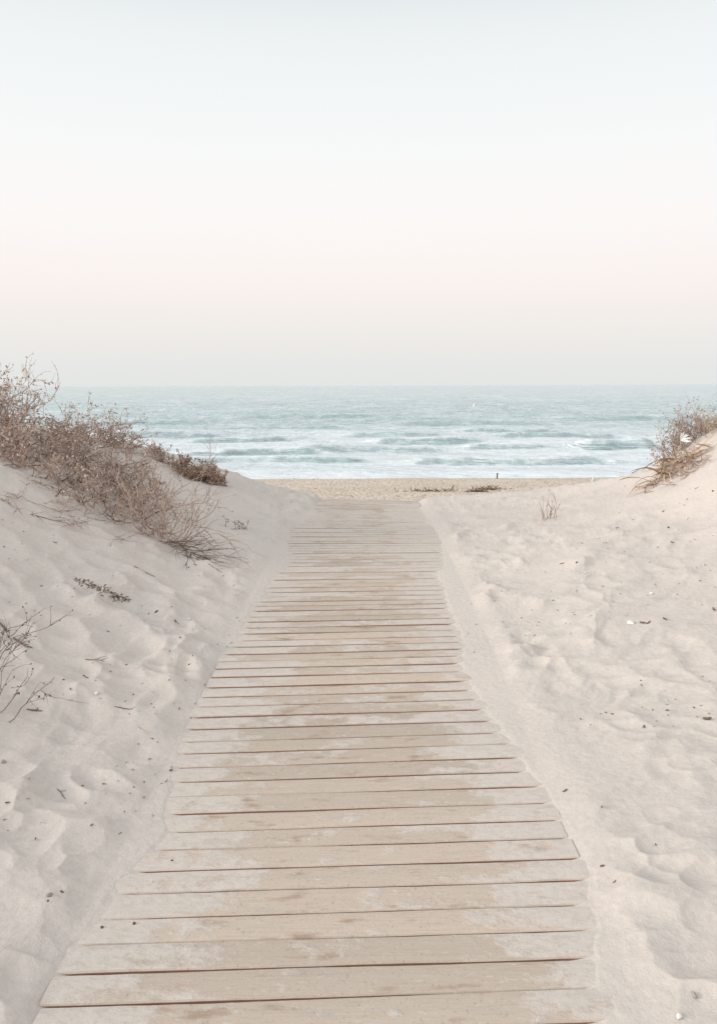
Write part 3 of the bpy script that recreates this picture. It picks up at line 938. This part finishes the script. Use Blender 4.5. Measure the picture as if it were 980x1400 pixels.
stick(300, 782, .26, -.7, "thin curved stick trailing from the twig heap towards the boardwalk", .0026, 9, 2)
stick(892, 672, .16, -.5, "crooked dark stick trailing downhill from the strap leaf clump", .004, 10, 1)
stick(868, 637, .14, .7, "dark blade-like stick lying on the right dune's crest left of the clump", .0045, 11, 0)
stick(10, 858, .16, -.25, "dark half-buried stick at the left edge above the leggy foreground plant", .006, 12, 1)
stick(30, 880, .12, -.35, "dark rotten stick in the hollow right of the curved reddish twig plant", .006, 13, 2)
def bark_line():
    R = np.random.default_rng(77)
    p0 = V3(hit(137, 804)); o = empty('bark_litter', p0)
    tag(o, "streak of crumbled bark and litter on the left slope below the thicket", 'litter', kind='stuff')
    T = Blades()
    for _ in range(110):
        t = R.uniform(0, 1)
        p = V3(hit(104 + 72 * t + R.normal(0, 3), 793 + 30 * t + R.normal(0, 2.5)))
        p[2] += .004
        T.add(p, np.array([R.normal(), R.normal(), .15]), R.uniform(.003, .007), R.uniform(.012, .04), np.array([R.normal(), R.normal(), .3]))
    b = T.build('crumbs', M['bark'], o, p0)
    return o
bark_line()
flakes = [  # x, y, length, label
    (76, 742, .045, "brown leaf scrap in a small dent under the left thicket's trailing runner"),
    (214, 837, .05, "dark brown leaf scrap beside the bright footprints left of the boardwalk"),
    (240, 850, .035, "small pointed dark scrap just right of the dark brown leaf scrap, left slope"),
    (57, 802, .03, "little dark flake near the left edge above the curved reddish twig plant"),
    (258, 776, .035, "dark flake at the lower tip of the twig heap"),
    (318, 700, .03, "dark round flake on the slope above the tiny brown sprig"),
    (285, 697, .04, "reddish leaf flake beside the bare bush's right twigs"),
    (85, 1220, .02, "small dark flake alone on the smooth lower left sand"),
    (234, 1054, .025, "dark flake at the left end of a plank, boardwalk's lower half"),
    (782, 681, .025, "dark flake uphill of the pale forked sprout"),
    (843, 722, .045, "brown curled flake below the shell on the upper right slope"),
    (842, 724, .02, "small dark crumb touching the brown curled flake, upper right slope"),
    (865, 711, .03, "small dark flake on the upper right slope among crumbs"),
    (913, 722, .05, "dark leaf fragment on the right slope under the strap leaf clump"),
    (878, 852, .05, "dark leaf scrap at the mouth of a shell-edged dent, middle right slope"),
    (886, 852, .06, "larger curled brown leaf scrap right of the shell, middle right slope"),
    (908, 847, .045, "brown leaf scrap on the middle right slope, right of the curled one"),
    (966, 984, .055, "dark brown leaf scrap alone near the right edge at mid height"),
    (975, 834, .06, "brown leaf scraps' largest piece at the right edge of the sand"),
    (768, 771, .05, "dark curled scrap on the right slope level with the boardwalk's far half"),
    (788, 770, .04, "second dark scrap just right of the dark curled one, right slope"),
    (795, 743, .035, "dark scrap uphill of the pair on the right slope"),
    (906, 700, .04, "oval dark flake on the right dune below the brush line"),
    (938, 683, .04, "oval brown flake near the right dune's brush line"),
    (952, 668, .05, "narrow brown flake under the brush line, far right"),
    (974, 672, .05, "dark flake at the frame's right edge under the brush line"),
    (918, 742, .035, "small dark flake low on the upper right slope"),
    (772, 1082, .035, "thin dark flake just right of the boardwalk, lower half"),
    (758, 1115, .03, "dark flake touching the boardwalk's right plank ends"),
    (823, 1185, .02, "tiny brown flake right of the lower boardwalk"),
    (880, 994, .03, "small dark flake right of centre on the smooth right slope"),
    (148, 864, .03, "dark crumb left of the bright footprints on the left slope"),
]
for k, (x, y, ln, lab) in enumerate(flakes):
    ln *= .72
    flake(x, y, ln, ln * (.15 + .07 * (k % 3)), k * 1.3, lab, k, group="dead leaf scraps on the sand")
for k, (x, y, s, lab) in enumerate([
        (132, 949, .022, "white shell fragment in the trodden sand of the left slope"),
        (259, 848, .018, "white shell chip in a footprint close to the boardwalk's left side"),
        (862, 852, .040, "whitish shell half sunk in a dent, middle right slope"),
        (890, 812, .022, "small white shell high on the middle right slope"),
        (817, 736, .018, "tiny white shell near dark scraps on the right slope"),
        (939, 709, .020, "white shell chip under the right dune's brush line"),
        (938, 682, .018, "white shell chip highest on the right dune's face"),
        (927, 1390, .014, "white shell chip at the bottom right corner of the sand"),
        (800, 784, .018, "tiny white shell chip downhill of the pair of dark scraps")]):
    shell(x, y, s, k * 1.7, lab, k, "shells on the sand")
for k, (x, y, s, lab) in enumerate([
        (5, 1043, .012, "grey pebble at the left edge of the smooth sand"),
        (68, 1225, .009, "small brown pebble on the smooth lower left sand"),
        (948, 1363, .008, "grey brown pebble at the lower right of the sand")]):
    pebble(x, y, s, lab, k, group="pebbles on the sand")

# loose litter too fine to count
def litter():
    R = np.random.default_rng(99)
    B = Blades()
    n = 520
    cand = 0
    while cand < n:
        side = R.random()
        if side < .45:
            x, y = R.uniform(0, 330), R.uniform(700, 1150)
        elif side < .9:
            x, y = R.uniform(640, 980), R.uniform(665, 1000)
        else:
            x, y = R.uniform(0, 980), R.uniform(760, 1380)
        p = V3(hit(x, y))
        if edge_l(p[1]) + .12 < p[0] < edge_r(p[1]) - .12:
            cand += 1; continue
        if vnoise(np.array(p[0] * .9), np.array(p[1] * .9), 601) < -.15:
            cand += 1; continue
        p[2] += .003
        B.add(p, np.array([R.normal(), R.normal(), .1]), R.uniform(.0018, .005), R.uniform(.006, .02), np.array([R.normal(), R.normal(), .4]))
        cand += 1
    o = B.build('plant_litter', M['bark'], None, (0, 0, 0), .001)
    tag(o, "fine dark crumbs of plant litter scattered over both sand slopes", 'litter', kind='stuff')
litter()

# beach : stake, bottle, weed
def stake():
    p = at_depth(679, 656, 20.5); z = float(beach_z(p.x, p.y))
    R = np.random.default_rng(3)
    T = Tubes(); T.add([(0, 0, -.05), (.004, 0, .06), (.0, .004, .13), (.012, 0, .15)], .022, .014, 7)
    T.add([(.0, 0, .10), (.03, -.01, .13), (.04, -.01, .15)], .009, .006, 5)
    o = T.build('driftwood_stake', M['bark'], None, (0, 0, 0), None)
    o.location = (p.x, p.y, z)
    tag(o, "short dark driftwood stake standing at the top of the beach before the surf", 'stake')
stake()
def bottle():
    p = at_depth(810, 658, 19.0); z = float(beach_z(p.x, p.y))
    o = empty('plastic_canister', (p.x, p.y, z))
    tag(o, "tiny pale blue plastic canister on the beach where the right dune meets the surf", 'canister')
    def lathe(name, prof, m):
        V = []; fs = []
        for r, h_ in prof:
            for a in range(14):
                V.append((r * math.cos(a * math.pi / 7), r * math.sin(a * math.pi / 7), h_))
        for q in range(len(prof) - 1):
            for a in range(14):
                b = (a + 1) % 14
                fs.append((q * 14 + a, q * 14 + b, q * 14 + 14 + b, q * 14 + 14 + a))
        fs.append(tuple(range((len(prof) - 1) * 14, len(prof) * 14)))
        link_mesh(name, V, fs, m, o)
    lathe('body', [(.036, -.02), (.040, .0), (.040, .055), (.036, .07), (.018, .085), (.016, .095)], M['bottle'])
    lathe('cap', [(.019, .094), (.019, .11), (.016, .114)], M['buoy_white'])
bottle()
def weed(px, py, w, label, seed):
    R = np.random.default_rng(seed + 40)
    c = V3(hit(px, py)); B = Blades()
    for _ in range(120):
        p = c + np.array([R.normal(0, w), R.normal(0, .10), 0]); p[2] = float(land_z(p[0], p[1])) + .004
        B.ribbon(walk(R, p, np.array([R.normal(), R.normal(), .5]), R.uniform(.06, .16), 7, .25, -.1), R.uniform(.004, .009), R.normal(0, 1, 3))
    o = B.build('seaweed_clump', M['bark'], None, (0, 0, 0), .002)
    V = None
    tag(o, label, 'seaweed')
weed(588, 672, .30, "low brown line of dry seaweed on the beach past the boardwalk's right end", 1)
weed(668, 669, .12, "small brown seaweed clump on the beach below the driftwood stake", 2)
weed(652, 673, .07, "dark seaweed scrap where the beach meets the right dune sand", 3)
def buoy():
    d = F * (H - SEA) / math.cos(PITCH) / (555.5 - 527)
    p = at_depth(648, 555.5, d)
    o = empty('marker_buoy', (p.x, p.y, SEA))
    tag(o, "tiny pale orange marker buoy afloat far out on the sea", 'buoy')
    def lathe(name, prof, m):
        V = []; fs = []
        for r, h_ in prof:
            for a in range(16):
                V.append((r * math.cos(a * math.pi / 8), r * math.sin(a * math.pi / 8), h_))
        for q in range(len(prof) - 1):
            for a in range(16):
                b = (a + 1) % 16
                fs.append((q * 16 + a, q * 16 + b, q * 16 + 16 + b, q * 16 + 16 + a))
        fs.append(tuple(range((len(prof) - 1) * 16, len(prof) * 16)))
        link_mesh(name, V, fs, m, o)
    lathe('float', [(.05, -.3), (.2, -.22), (.27, 0), (.27, .12), (.2, .26), (.08, .32)], M['buoy'])
    lathe('top_mark', [(.06, .31), (.06, .36), (.09, .38), (.09, .44), (.03, .46)], M['buoy_white'])
buoy()
